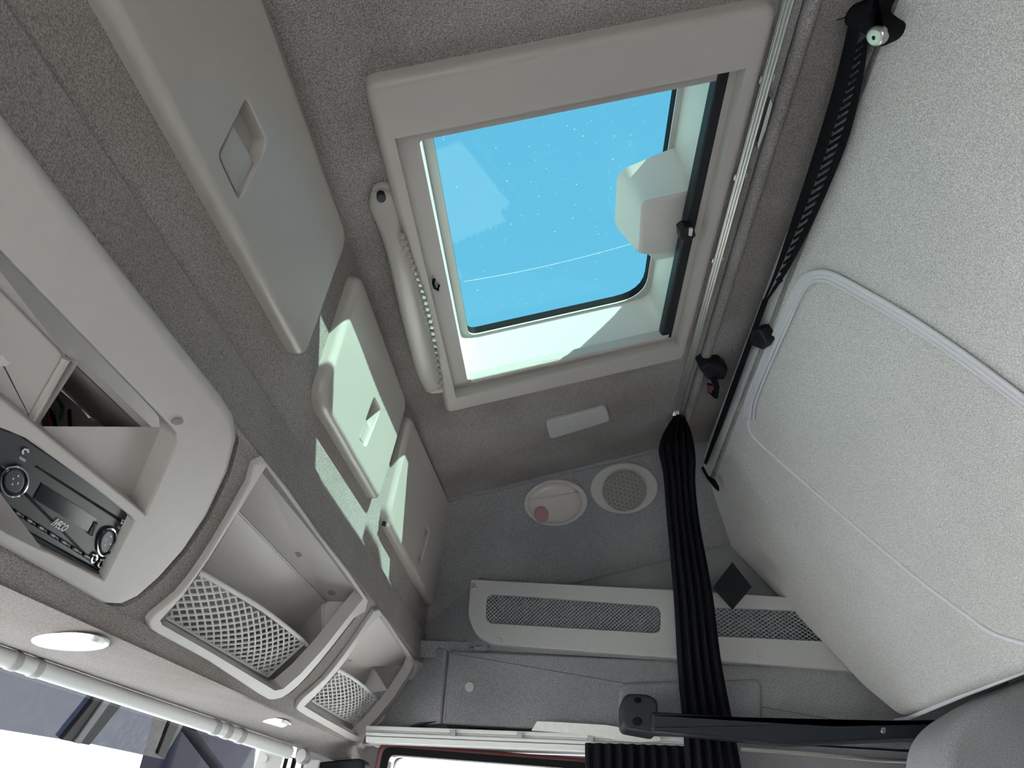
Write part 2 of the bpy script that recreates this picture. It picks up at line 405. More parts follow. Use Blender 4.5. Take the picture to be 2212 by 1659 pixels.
# window rail: pale aluminium and plastic strips over the door window
trim = thing('trim_1', (0, WY, .15), 'pale rail strips above the side window', kind='structure')
def wstrip(name, y0a, y0b, ya, yb, w0, w1, mat, x0=790, x1=1700, bev=.0015):
    x2 = 1480; f = (x2 - x0) / (x1 - x0); y0b = y0a + (y0b - y0a) * f; yb = ya + (yb - ya) * f; x1 = x2
    plate(name, WALL, wpx((x0, y0a), (x1, y0b), (x1, yb), (x0, ya), w=w1), w0, w1, mat, trim, bevel=bev)
wstrip('upper_rail', 1567, 1600, 1576, 1611, -.09, .022, 'white_plastic')
wstrip('rail_slot', 1576, 1611, 1581, 1617, -.09, .012, 'white_plastic')
wstrip('middle_rail', 1581, 1617, 1588, 1625, -.09, .026, 'white_plastic')
wstrip('lower_rail', 1590, 1627, 1603, 1641, -.09, .020, 'white_plastic')
for x in (977, 1122, 1275):
    yy = 1570 + (x - 790) * .036
    plate('rail_clip', WALL, wpx((x - 6, yy), (x + 7, yy + .5), (x + 6, yy + 14), (x - 5, yy + 13), w=.03), .01, .03, 'panel_plastic', trim)
frame_o = rnd(wpx((812, 1604), (1500, 1632), (1500, 1720), (800, 1720), w=-.03), .012)
frame_i = rnd(wpx((842, 1619), (1490, 1652), (1490, 1712), (832, 1712), w=-.03), .008)
win2 = thing('window_2', WALL.pt(0, -.1, -.05), 'side door window with dark red seal, blown out by daylight', kind='structure')
plate('window_seal', WALL, rnd([(-.40, .160), (.42, .140), (.42, -.62), (-.445, -.62)], .02), -.085, -.030, 'truck_red', win2, holes=[rnd([(-.372, .136), (.40, .118), (.40, -.60), (-.410, -.60)], .014)], hdepth=-.085, bevel=.006)
plate('window_inner_seal', WALL, rnd([(-.388, .151), (.41, .131), (.41, -.61), (-.43, -.61)], .02), -.03, -.022, 'rubber', win2, holes=[rnd([(-.372, .136), (.40, .118), (.40, -.60), (-.410, -.60)], .014)], hdepth=-.06, bevel=.002)
plate('pane', WALL, rect(-.40, .41, -.61, .14), -.078, -.074, 'clear_glass', win2, back=True)
win3 = thing('window_3', WALL.pt(-.5, -.1, -.05), 'small quarter window ahead of the door with black dotted border', kind='structure')
plate('window_seal', WALL, rnd([(-.545, .112), (-.425, .128), (-.43, -.42), (-.63, -.42)], .02), -.085, -.03, 'black_plastic', win3, holes=[rnd([(-.515, .085), (-.450, .100), (-.455, -.40), (-.60, -.40)], .018)], hdepth=-.085, bevel=.004)
plate('pane', WALL, rect(-.62, -.44, -.41, .12), -.078, -.074, 'clear_glass', win3, back=True)
# driver side wall, rear wall, floor (behind the camera and below the frame)
DWALL = Fr((0, -.50, 0), (1, 0, 0), (0, 0, 1), (0, 1, 0))
dside = thing('wall_left', (0, -.5, 0), 'grey lining of the driver side behind the camera', kind='structure')
plate('lining', DWALL, rect(-.92, .98, -1.62, 1.05), -.03, 0, 'wall_felt', dside, holes=[rnd(rect(-.385, .40, -.60, .14), .03)])
plate('pane', DWALL, rect(-.40, .42, -.62, .16), -.02, -.016, 'clear_glass', dside, back=True)
wr = structure('wall_rear', *box_geo((.95, -.50, -1.62), (.98, 1.84, 1.05)), 'wall_felt', 'grey rear wall of the cab behind the bunk')
structure('floor', *box_geo((-.95, -.50, -1.64), (.98, 1.84, -1.60)), 'floor_rubber', 'dark rubber floor of the cab')
# front: felt covered overhead console
front = thing('wall_front', (-.40, .6, .3), 'grey felt covered overhead console above the windscreen', kind='structure')
vC = LOCK.px(640, 970)[1]
plate('locker_felt', LOCK, rect(-.50, 1.90, vC - .01, .10), -.03, 0, 'console_felt', front)
_cr = LOCK.pt(0, vC, .001); _sv = nrm(_cr - C1)
STR = Fr(_cr, (0, 1, 0), _sv, np.cross((0, 1, 0), _sv))
plate('lower_felt_strip', STR, rect(-.50, 1.90, -float(np.linalg.norm(_cr - C1)) - .002, .004), -.004, .0055, 'console_felt', front, bevel=.004)
BEZ = [(0, 235), (250, 560), (490, 865), (514, 905), (519, 950), (500, 1020), (455, 1115), (405, 1190), (350, 1252), (300, 1296), (262, 1314), (225, 1312), (120, 1253), (0, 1186)]
BIN1 = [(571, 992), (690, 1152), (796, 1296), (765, 1336), (715, 1400), (665, 1460), (625, 1498), (592, 1512), (560, 1500), (450, 1428), (345, 1372), (322, 1352), (330, 1330), (385, 1285), (440, 1212), (495, 1122), (538, 1045)]
BIN2 = [(820, 1317), (862, 1376), (899, 1432), (896, 1447), (868, 1494), (830, 1545), (795, 1585), (772, 1603), (745, 1592), (690, 1562), (650, 1540), (641, 1528), (655, 1508), (700, 1468), (745, 1412), (780, 1362), (800, 1333)]
def smooth_outline(pts, sub=4):
    P = [np.array(p, float) for p in pts]; n = len(P); out = []
    for i in range(n):
        p0, p1, p2, p3 = P[i - 1], P[i], P[(i + 1) % n], P[(i + 2) % n]
        for k in range(sub):
            t = k / sub
            c = 0.5 * ((2 * p1) + (-p0 + p2) * t + (2 * p0 - 5 * p1 + 4 * p2 - p3) * t * t + (-p0 + 3 * p1 - 3 * p2 + p3) * t ** 3)
            out.append(tuple(c))
    return out
bez_uv = CON.pxs(BEZ); e0, e1 = bez_uv[0], bez_uv[-1]
bez_uv = [(-.10, e0[1])] + bez_uv + [(-.10, e1[1])]
bin1_uv, bin2_uv = CON.pxs(BIN1), CON.pxs(BIN2)
plate('console_felt_face', CON, rect(-.50, 1.90, -CONL - .012, .004), -.012, .003, 'console_felt', front, holes=[inset(ccw(bez_uv), .004), inset(ccw(bin1_uv), .004), inset(ccw(bin2_uv), .004)])
def hx(Y):   # windscreen header in plan: straight, then wrapping back towards the side
    t = max(0.0, (Y - .6) / 1.15); return -.84 + .32 * t ** 2
def header(Y): x = hx(Y); return np.array((x, Y, -x * .243))
rows = []
for Y in np.linspace(-.50, 1.88, 24):
    H = header(Y); c2 = C2 + np.array((0, Y, 0)) + CON.n * .004 - CON.v * .008
    k1 = C2 + np.array((0, Y, 0)) - CON.v * .014 - CON.u * 0 + np.array((-.008, 0, -.001))
    rows.append([tuple(p) for p in smooth_path([c2 + CON.v * .02, c2, k1, k1 * .5 + H * .5 + np.array((0, 0, -.002)), H, H + np.array((-.035, 0, .015)), H + np.array((-.05, 0, .06))], 3)])
V, Fs = loft_geo(rows, closed=False); obj('underside_felt', V, Fs, 'console_felt', front, smooth=80)
slab('end_cap_felt', [CON.pt(1.89, -CONL - .02, -.01), CON.pt(1.89, 0, -.01), np.array((-.50, 1.89, .50)), np.array((-.80, 1.89, .20))], (0, .03, 0), 'console_felt', front)
box('front_bulkhead', (-1.12, -.5, -1.6), (-1.04, 1.82, -.44), 'dash_grey', front)
slab('roof_skin_front', [(-.90, -.52, .215), (-.90, 1.90, .215), (-.86, 1.90, .78), (-.86, -.52, .78)], (-.02, 0, 0), 'white_plastic', front)
slab('roof_skin_top', [(-.87, -.52, .77), (-.87, 1.90, .77), (-.25, 1.90, .80), (-.25, -.52, .80)], (0, 0, .02), 'white_plastic', front)
slab('roof_skin_joint', [(-.26, -.52, .69), (-.26, 1.90, .69), (-.26, 1.90, .81), (-.26, -.52, .81)], (-.02, 0, 0), 'white_plastic', front)
# windscreen
win1 = thing('window_1', (-.7, .6, -.2), 'wide windscreen blown out white by daylight', kind='structure')
rows = []
for Y in np.linspace(-.50, 1.80, 20):
    x = hx(Y); rows.append([(x - .035, Y, -x * .25), (x - .08, Y, -.1), (x - .14, Y, -.46)])
V, Fs = loft_geo(rows, closed=False); obj('pane', V, Fs, 'clear_glass', win1, smooth=80)
# A-pillar between windscreen and quarter window
pil = thing('trim_2', (-.5, 1.74, 0), 'light grey plastic cover of the windscreen pillar with round plug', kind='structure')
def at_y(x, y, Y): r = ray(x, y); return r * (Y / r[1])
slab('pillar_cover', [at_y(566, 1606, 1.70), at_y(612, 1632, 1.70), at_y(590, 1720, 1.70), at_y(530, 1720, 1.70)], (-.01, .03, 0), 'panel_plastic', pil)
slab('pillar_edge', [at_y(616, 1632, 1.705), at_y(648, 1640, 1.705), at_y(628, 1720, 1.705), at_y(594, 1720, 1.705)], (-.01, .03, 0), 'rubber', pil)
slab('pillar_strip', [at_y(624, 1636, 1.70), at_y(632, 1638, 1.70), at_y(612, 1720, 1.70), at_y(602, 1720, 1.70)], (-.0, .01, 0), 'aluminium', pil)
slab('pillar_strip', [at_y(642, 1638, 1.70), at_y(654, 1640, 1.70), at_y(636, 1720, 1.70), at_y(622, 1720, 1.70)], (-.0, .01, 0), 'aluminium', pil)
slab('pillar_strip', [at_y(660, 1640, 1.70), at_y(690, 1642, 1.70), at_y(672, 1720, 1.70), at_y(642, 1720, 1.70)], (-.0, .01, 0), 'panel_plastic', pil)
PF = Fr((0, 1.699, 0), (1, 0, 0), (0, 0, 1), (0, -1, 0))
plate('plug', PF, PF.pxs(ell(572, 1638, 7, 9, 18)), 0, .003, 'panel_plastic', pil, bevel=.001)
# dashboard below the frame: bounces daylight up
structure('baseboard_front', *box_geo((-1.04, -.5, -.52), (-.50, 1.70, -.44)), 'dash_grey', 'grey dashboard top below the windscreen')
# ground outside
tag(obj('ground', [(-60, -60, -2.9), (60, -60, -2.9), (60, 60, -2.9), (-60, 60, -2.9)], [(0, 1, 2, 3)], 'concrete'), 'pale concrete yard outside the truck', kind='structure')

# ================================================================== ROOF HATCH
hat = thing('roof_hatch', ROOF.pt(.2, .85, 0), 'square roof hatch with beige frame and blue tinted glass', 'hatch')
h_out = rnd(ROOF.pxs([(785, 186), (1685, 8), (1478, 775), (965, 893)], .018), [.016, .02, .012, .012])
h_in = rect(-.0065, .4035, .5505, 1.1195)
plate('outer_frame', ROOF, h_out, -.002, .020, 'hatch_plastic', hat, bevel=.009, holes=[h_in], hdepth=-.02)
# inner blind frame, one step deeper
b_in = [(.024, .578), (.376, .578), (.376, 1.1190), (.024, 1.1190)]
plate('blind_frame', ROOF, inset(h_in, -.0012), -.012, .002, 'hatch_plastic', hat, holes=[rnd([(.020, .574), (.392, .574), (.392, 1.098), (.020, 1.098)], .006)], hdepth=-.012, bevel=.001)
plate('side_track_lip', ROOF, rect(.0255, .388, 1.094, 1.104), .0, .007, 'hatch_plastic', hat, bevel=.003)
# liner walls from blind frame up to the lid
lo_ = rnd(rect(.010, .395, .563, 1.110), .012, 4); hi_ = rnd(rect(.028, .380, .440, 1.092), .03, 4)
V, Fs = loft_geo([[ROOF.pt(a, b, -.013) for a, b in ccw(lo_)], [ROOF.pt(a, b, -.083) for a, b in ccw(hi_)]], cap=False)
obj('liner', V, Fs, 'hatch_liner', hat)
g_in = rnd(ccw([(.041, .450), (.372, .450), (.372, 1.088), (.041, 1.088)]), [.01, .01, .055, .018], 6)
plate('lid_flange', ROOF, rect(.0, .42, .41, 1.13), -.10, -.083, 'hatch_liner', hat, holes=[g_in], hdepth=-.0855)
plate('rubber_seal', ROOF, rect(.005, .415, .415, 1.125), -.101, -.0865, 'rubber', hat, holes=[inset(ccw(g_in), .0005)], hdepth=-.0995)
plate('glass_lid', ROOF, rnd(rect(-.01, .43, .40, 1.14), .03), -.106, -.102, 'hatch_glass', hat, back=True)
# motor box on the rear side
def ring_px(fr, pts, w): return [fr.hit(x, y, w) for x, y in pts]
bot = [(1386, 436), (1498, 412), (1470, 548), (1380, 551)]
bt = rnd([ROOF.px(*p, -.018) for p in bot], .012, 4)
mid = rnd([ROOF.px(*p, -.030) for p in ((1378, 430), (1520, 395), (1480, 556), (1370, 545))], .015, 4)
top = rnd([(ROOF.px(1334, 372, -.080)), (.392, ROOF.px(1440, 320, -.080)[1]), (.392, ROOF.px(1380, 585, -.080)[1]), (ROOF.px(1328, 492, -.080))], .02, 4)
rings = [[ROOF.pt(a, b, -.018) for a, b in ccw(inset(ccw(bt), .006))], [ROOF.pt(a, b, -.020) for a, b in ccw(bt)], [ROOF.pt(a, b, -.030) for a, b in ccw(mid)], [ROOF.pt(a, b, -.082) for a, b in ccw(top)]]
V, Fs = loft_geo(rings); obj('motor_box', V, Fs, 'hatch_liner', hat, smooth=50)
# black blind pull bar and its clip
plate('blind_bar', ROOF, ROOF.pxs([(1552, 150), (1578, 146), (1450, 728), (1428, 731)], .002), -.012, .004, 'black_plastic', hat, bevel=.003)
clip = plate('bar_clip', ROOF, rnd(ROOF.pxs([(1466, 496), (1476, 488), (1498, 490), (1503, 508), (1490, 520), (1468, 516)], .014), .002), .003, .016, 'black_plastic', hat, bevel=.002)
plate('clip_spring', ROOF, ROOF.pxs([(1488, 493), (1497, 494), (1494, 510), (1487, 508)], .018), .015, .0185, 'chrome', clip)
hk = tube('blind_hook', [ROOF.hit(*p, w) for p, w in (((938, 602), .004), ((936, 612), .008), ((939, 622), .010), ((946, 626), .006), ((948, 616), .003))], .0022, 'rubber', hat)
tube('lid_scratch', [ROOF.pt(u, .955 + .01 * math.sin(u * 9), -.1015) for u in np.linspace(.05, .37, 8)], .0003, 'print_white', hat, seg=3)

# ================================================================== GRAB HANDLE
gh = thing('grab_handle', ROOF.hit(880, 640, .02), 'beige plastic grab handle with ribbed inner edge beside the roof hatch', 'handle')
path = [(826, 412, .005, 24), (829, 438, .006, 33), (838, 475, .010, 27), (850, 520, .017, 22), (868, 580, .022, 25), (888, 660, .024, 27), (908, 740, .024, 27), (925, 805, .022, 24), (938, 838, .017, 20)]
sp = smooth_path([(*p,) for p in path], 5)
rings = []
for k, (x, y, w, hw) in enumerate(sp):
    t = nrm(np.array(sp[min(k + 1, len(sp) - 1)][:2]) - np.array(sp[max(k - 1, 0)][:2])); nx, ny = -t[1], t[0]
    a, b = ROOF.hit(x + nx * hw, y + ny * hw, w), ROOF.hit(x - nx * hw, y - ny * hw, w)
    c = (a + b) / 2; ax = (a - b) / 2; th = .007 if k < 8 else .010
    s = 1.0 if 0 < k < len(sp) - 1 else .55
    rings.append([c + ax * s * math.copysign(abs(math.cos(g)) ** .8, math.cos(g)) + ROOF.n * th * s * math.sin(g) for g in np.linspace(0, 2 * math.pi, 16, endpoint=False)])
V, Fs = loft_geo(rings); obj('grip', V, Fs, 'door_plastic', gh, smooth=60)
plate('hole_shade_disc', ROOF, ROOF.pxs(ell(824, 429, 10, 10, 18), .0145), .008, .0145, 'arm_paint', gh, bevel=.001)  # flat dark disc, its colour stands for the shade in the grip's hole
plate('mount_pad', ROOF, rnd(ROOF.pxs([(806, 402), (842, 395), (866, 430), (864, 470), (822, 480), (800, 440)], .004), .012), .0, .006, 'door_plastic', gh, bevel=.003)
plate('mount_pad', ROOF, rnd(ROOF.pxs([(905, 785), (950, 780), (957, 835), (925, 838)], .004), .008), .0, .018, 'door_plastic', gh, bevel=.003)
for k in range(26):
    f = k / 25; x, y = 872 + (957 - 872) * f + 12 * math.sin(math.pi * f), 510 + (838 - 510) * f
    tube('grip_rib', [ROOF.hit(x - 9, y - 1, .026), ROOF.hit(x - 2, y + 1, .023)], .0042, 'door_plastic', gh, seg=6)

# ================================================================== LOCKER DOORS
def locker_door(label, pts, radii, latch, flap, first=None):
    uv = LOCK.pxs(pts, .015)
    if first is not None: uv = [first[0]] + uv + [first[1]]
    d = thing('locker_door', LOCK.pt(*uv[1], 0), label, 'locker door', 'flap doors of the overhead lockers')
    lt = rnd(LOCK.pxs(latch, .018), .006, 4)
    plate('door_panel', LOCK, rnd(uv, radii, 6), -.001, .018, 'door_plastic', d, bevel=.0105, seg=5, holes=[lt], hdepth=.002, hbevel=.002)
    pk = plate('latch_pocket', LOCK, inset(ccw(lt), -.002), .0005, .0025, 'door_plastic', d)
    plate('latch_flap', LOCK, rnd(LOCK.pxs(flap, .013), .003), .0026, .013, 'door_plastic', d, bevel=.002)
    return d
tube('door_gap_seal', [LOCK.hit(x, y, .008) for x, y in ((870, 975), (860, 1020), (846, 1080), (828, 1136))], .0035, 'rubber', front, seg=6)
d1 = LOCK.px(225, 0, .015); d1t = LOCK.px(600, 0, .015)
locker_door('long beige locker door with sky reflection, next to the roof hatch', [(752, 512), (655, 782)], [.0, .026, .022, .0],
            [(534, 210), (577, 305), (566, 345), (517, 432), (472, 335)], [(505, 268), (549, 350), (516, 424), (475, 335)],
            first=((.0, d1t[1] - .022), (.0, d1[1])))
locker_door('middle beige locker door with scuffed sunlit face and small latch', [(778, 588), (880, 868), (816, 1086), (688, 868)], [.020, .03, .02, .03],
            [(808, 857), (822, 885), (812, 912), (791, 965), (776, 948)], [(790, 903), (806, 940), (790, 966), (777, 947)])
locker_door('farthest beige locker door against the passenger side wall', [(888, 898), (974, 1090), (932, 1312), (834, 1128)], [.015, .03, .03, .03],
            [(922, 1133), (928, 1148), (922, 1175), (908, 1220), (905, 1195)], [(917, 1155), (921, 1180), (910, 1216), (905, 1194)])

# ================================================================== FRONT CONSOLE UNITS
def frame3(p0, p1, p2):
    """frame on three points; normal turned to the camera"""
    p0, p1, p2 = [np.array(p, float) for p in (p0, p1, p2)]
    u = nrm(p1 - p0); n = nrm(np.cross(u, p2 - p0)); n = n if n @ p0 < 0 else -n
    return Fr(p0, u, np.cross(n, u), n)
def cslab(name, fr, pts, mat, parent, thick=.006):
    """polygon through pixels, each at its own depth w on the frame, thickened away from the viewer"""
    P = [fr.hit(x, y, w) for x, y, w in pts]
    f = frame3(P[0], P[1], P[2]); return slab(name, P, -f.n * thick, mat, parent)
# --- radio panel
bz = thing('radio_panel', CON.pt(.3, -.1, 0), 'light grey plastic surround with radio and an empty open slot', 'console panel')
hole1 = [(-150, 385), (368, 920), (378, 934), (379, 954), (312, 1108), (62, 906), (-150, 735)]
hole2 = [(-150, 866), (18, 930), (60, 948), (200, 1050), (280, 1114), (286, 1124), (222, 1250), (100, 1188), (-150, 1060)]
h1, h2 = CON.pxs(hole1, .012), CON.pxs(hole2, .012)
plate('surround', CON, ccw(CON.pxs([(-320, -181)] + BEZ + [(-320, 1008)], .014)), -.008, .014, 'grey_plastic', bz, bevel=.011, seg=4, holes=[h1, h2], hdepth=-.012, hbevel=.002)
slot = [(150, 780), (357, 974), (352, 992), (309, 1117), (170, 1006), (74, 921)]
fl = plate('recess_plate', CON, inset(ccw(h1), -.004), -.014, -.010, 'grey_plastic', bz, holes=[CON.pxs(slot, -.010)], hdepth=-.016)
plate('blank_cover', CON, rnd(ccw(CON.pxs([(-150, 480), (0, 623), (139, 766), (60, 903), (0, 853), (-150, 735)], -.006)), .005), -.010, -.005, 'grey_plastic', bz, bevel=.0025)
plate('rub_mark', CON, CON.pxs([(-6, 772), (6, 766), (12, 776), (22, 784), (14, 790), (0, 792), (-6, 784)], -.0048), -.005, -.0048, 'bin_lining', bz)
tube('slot_bar', [CON.hit(x, y, -.002) for x, y in ((-150, 778), (0, 892), (160, 1014), (308, 1126))], .0062, 'grey_plastic', bz, seg=10)
tube('cover_rib', [CON.hit(x, y, -.006) for x, y in ((142, 774), (62, 912))], .0035, 'grey_plastic', bz, seg=8)
sb = thing('slot_box', CON.hit(220, 960, -.06)); sb.parent = bz; sb.location = CON.hit(220, 960, -.06) - wloc(bz)
cslab('slot_roof', CON, [(140, 765, -.013), (372, 985, -.013), (285, 985, -.11), (110, 820, -.11)], 'grey_plastic', sb)
cslab('slot_end', CON, [(366, 975, -.013), (314, 1128, -.013), (225, 1085, -.11), (270, 985, -.11)], 'grey_plastic', sb)
cslab('slot_floor', CON, [(318, 1128, -.013), (60, 915, -.013), (60, 915, -.11), (225, 1085, -.11)], 'grey_plastic', sb)
plate('slot_back', CON, CON.pxs([(90, 810), (290, 980), (235, 1090), (50, 930)], -.10), -.106, -.10, 'grey_plastic', sb, holes=[CON.pxs([(175, 882), (212, 884), (248, 910), (196, 910)], -.10)])
cslab('slot_side', CON, [(152, 775, -.013), (62, 915, -.013), (50, 930, -.11), (110, 800, -.11)], 'grey_plastic', sb)
cslab('connector_plate', CON, [(143, 970, -.05), (162, 952, -.05), (180, 965, -.05), (161, 988, -.05)], 'print_white', sb, .001)
for mat, pts in (('rubber', ((150, 885, -.06), (152, 930, -.055), (158, 960, -.045), (160, 990, -.04))), ('wire_green', ((108, 838, -.05), (122, 858, -.06), (135, 880, -.07), (130, 905, -.05))),
                 ('wire_red', ((98, 868, -.05), (104, 900, -.055), (108, 930, -.05))), ('wire_yellow', ((112, 952, -.03), (125, 944, -.04), (136, 926, -.05))), ('rubber', ((90, 870, -.05), (115, 900, -.06), (120, 935, -.05))), ('net_cord', ((78, 892, -.03), (84, 905, -.04), (86, 922, -.04)))):
    tube('cable', [CON.hit(*p) for p in smooth_path(pts, 4)], .0016, mat, sb, seg=6)
plate('screw', CON, CON.pxs(ell(384, 911, 13, 7, 16, -.15), .0155), .013, .0155, 'bin_dark', bz)
# --- car radio
rd = thing('car_radio', CON.hit(140, 1090, 0), 'black car radio with two round knobs and a dark display', 'radio')
r_out = rnd(ccw(CON.pxs([(-140, 868), (22, 928), (40, 932), (200, 1040), (282, 1106), (284, 1120), (224, 1243), (0, 1122), (-140, 1040)], .004)), .004)
plate('body', CON, r_out, -.10, .004, 'radio_black', rd, bevel=.003)
RW = .0045
plate('display', CON, CON.pxs([(90, 1044), (209, 1120), (193, 1150), (72, 1077)], RW), .003, RW + .0003, 'radio_screen', rd)
plate('disc_slot', CON, CON.pxs([(76, 1009), (82, 1008), (268, 1126), (265, 1131)], RW), .003, RW + .0003, 'rubber', rd)
plate('key', CON, rnd(CON.pxs([(205, 1127), (213, 1132), (199, 1160), (190, 1154)], .006), .001), .003, .006, 'arm_paint', rd, bevel=.001)
for cx, cy, rx, ry in ((31, 1040, 29, 33), (231, 1171, 18, 31)):
    kn = plate('knob', CON, CON.pxs(ell(cx, cy, rx * .86, ry * .86, 28, .35), .008), .003, .008, 'radio_black', rd, bevel=.002)
    tube('knob_ring', [CON.hit(x, y, .0055) for x, y in ell(cx, cy, rx, ry, 36, .35)], .0011, 'chrome', rd, seg=6, closed=True)
    for dx, dy in ((-6, 8), (7, -10), (-4, -4), (6, 6)):
        plate('knob_mark', CON, CON.pxs([(cx + dx, cy + dy), (cx + dx + 2, cy + dy - 4), (cx + dx + 4, cy + dy - 3), (cx + dx + 2, cy + dy + 1)], .0083), .007, .0083, 'print_white', kn)
for k in range(8):      # station keys along the lower edge, each with its printed mark
    x, y = 8 + k * 25, 1086 + k * 15.6
    ky = plate('station_key', CON, rnd(CON.pxs([(x, y), (x + 21, y + 13), (x + 17, y + 21), (x - 4, y + 8)], .006), .001), .003, .006, 'radio_black', rd, bevel=.001)
    plate('key_mark', CON, CON.pxs([(x + 4, y + 4), (x + 12, y + 9), (x + 10, y + 13), (x + 2, y + 8)], .0063), .0055, .0063, 'net_grey', ky)
for x, y in ((203, 1206), (218, 1217)):
    sk = tube('socket', [CON.hit(a, b, .0055) for a, b in ell(x, y, 5, 9, 18, .5)], .0013, 'chrome', rd, seg=6, closed=True)
plate('socket_hole', CON, CON.pxs(ell(233, 1219, 4, 5, 14), RW), .003, RW + .0003, 'rubber', rd)  # no real hole: shade inside it is put in as a flat black disc
tube('phone_mark', [CON.hit(x, y, .005) for x, y in ((50, 980), (49, 974), (53, 970), (60, 972), (61, 977))], .0008, 'print_white', rd, seg=5)
tube('phone_mark', [CON.hit(x, y, .005) for x, y in ((262, 1131), (264, 1123), (270, 1125), (269, 1130), (264, 1130))], .0007, 'print_white', rd, seg=5)
plate('button', CON, CON.pxs([(43, 985), (56, 993), (53, 998), (41, 990)], RW), .003, RW + .0004, 'net_grey', rd)
plate('button', CON, CON.pxs([(256, 1136), (266, 1142), (263, 1147), (254, 1141)], RW), .003, RW + .0004, 'net_grey', rd)
tube('lower_edge', [CON.hit(x, y, .004) for x, y in ((-140, 1045), (0, 1120), (222, 1244))], .0018, 'visor_rib', rd, seg=8)
fc = bpy.data.curves.new('maker_name', 'FONT'); fc.body = 'IVECO'; fc.size = .012; fc.extrude = .0002; fc.offset = .00025; fc.align_x = 'CENTER'; fc.align_y = 'CENTER'
fo = bpy.data.objects.new('tmp', fc); COL.objects.link(fo); dg = bpy.context.evaluated_depsgraph_get(); dg.update()
tm = bpy.data.meshes.new_from_object(fo.evaluated_get(dg)); bpy.data.objects.remove(fo)
a = CON.hit(117, 1127, RW + .0006); b = CON.hit(142, 1144, RW + .0006); tu = nrm(b - a); wtxt = float(np.linalg.norm(b - a))
co = np.array([v.co for v in tm.vertices]); wd = co[:, 0].max() - co[:, 0].min()
co = co * (wtxt / wd); c0 = (a + b) / 2; co[:, 1] *= 1.5
obj('maker_name', [c0 + CON.u * p[0] + CON.v * p[1] + CON.n * p[2] for p in co], [list(p.vertices) for p in tm.polygons], 'print_white', rd, smooth=0)
# --- open bins with nets
def bin_unit(label, outer, inner, top, back, right, left, sill, netq, nu, nv, rim, screws, loc):
    t = thing('storage_bin', CON.hit(*loc), label, 'storage bin', 'open net bins in the overhead console')
    plate('surround', CON, CON.pxs(smooth_outline(outer, 2), .010), -.006, .010, 'grey_plastic', t, bevel=.0022, seg=3, holes=[CON.pxs(inner, .010)], hdepth=-.012)
    tp = cslab('upper_panel', CON, top, 'grey_plastic', t)
    f = frame3(*[CON.hit(*p) for p in top[:3]])
    for x, y in screws:
        sc = plate('screw', f, f.pxs(ell(x, y, 9, 5, 14, .3), .0008), -.001, .0008, 'bin_dark', t)
    cslab('back_panel', CON, back, 'grey_plastic', t); cslab('end_panel', CON, right, 'grey_plastic', t)
    cslab('near_end_panel', CON, left, 'grey_plastic', t); cslab('sill', CON, sill, 'grey_plastic', t)
    q = [CON.hit(*p) for p in netq]
    V, Fs = net_geo(q, nu, nv, .0016, bulge=CON.n * .006, seg=4, sub=1)
    n = tag(obj('net', V, Fs, 'net_cord', t), kind='stuff')
    tube('net_rim', [CON.hit(*p) for p in smooth_path(rim, 5)], .0036, 'net_cord', n, seg=8)
    tube('net_foot_cord', [q[3], q[2]], .0018, 'net_cord', n, seg=6)
    tube('net_end_cord', [q[1], q[2]], .0016, 'net_cord', n, seg=6)
    return t
b1 = bin_unit('larger open bin with white diamond net, beside the radio panel', BIN1,
    [(575, 1008), (680, 1150), (785, 1293), (755, 1330), (700, 1400), (650, 1455), (612, 1488), (594, 1492), (460, 1412), (350, 1350), (346, 1340), (395, 1287), (452, 1205), (505, 1122), (545, 1055)],
    [(522, 930, -.006), (800, 1310, -.006), (706, 1304, -.060), (440, 1030, -.060)],
    [(440, 1030, -.058), (712, 1308, -.058), (585, 1475, -.13), (300, 1330, -.13)],
    [(798, 1293, -.008), (700, 1412, -.010), (590, 1500, -.010), (560, 1480, -.12), (700, 1300, -.060)],
    [(575, 985, -.008), (335, 1350, -.008), (300, 1330, -.13), (440, 1030, -.058)],
    [(335, 1340, -.010), (600, 1500, -.010), (577, 1464, -.034), (352, 1336, -.034)],
    [(432, 1238, -.022), (659, 1388, -.022), (578, 1462, -.026), (356, 1333, -.026)], 15, 6,
    [(428, 1234, -.021), (500, 1275, -.019), (570, 1318, -.017), (640, 1372, -.020), (662, 1392, -.024)],
    [(545, 1086), (643, 1198), (716, 1281)], (560, 1300, 0))
tube('panel_seam', [CON.hit(x, y, w) for x, y, w in ((500, 1090, -.0575), (706, 1304, -.0575))], .0018, 'grey_plastic', b1)
cslab('small_hatch', CON, [(585, 1292, -.085), (660, 1264, -.072), (695, 1280, -.072), (625, 1312, -.085)], 'grey_plastic', b1, .001)
b2 = bin_unit('smaller open bin with white diamond net, at the console end', BIN2,
    [(823, 1329), (860, 1385), (893, 1434), (885, 1453), (852, 1504), (815, 1550), (785, 1582), (774, 1592), (700, 1552), (657, 1526), (690, 1494), (735, 1442), (775, 1388), (800, 1350)],
    [(805, 1300, -.006), (902, 1440, -.006), (810, 1441, -.055), (715, 1452, -.055)],
    [(715, 1445, -.052), (815, 1438, -.052), (755, 1575, -.12), (640, 1520, -.12)],
    [(900, 1432, -.008), (852, 1515, -.010), (770, 1600, -.010), (752, 1575, -.11), (805, 1440, -.052)],
    [(822, 1310, -.008), (645, 1532, -.008), (640, 1520, -.12), (715, 1445, -.052)],
    [(650, 1521, -.010), (782, 1598, -.010), (762, 1567, -.034), (672, 1512, -.034)],
    [(731, 1450, -.022), (813, 1508, -.022), (761, 1565, -.026), (672, 1513, -.026)], 11, 7,
    [(728, 1446, -.021), (760, 1464, -.019), (790, 1487, -.019), (816, 1511, -.023)], [], (770, 1480, 0))
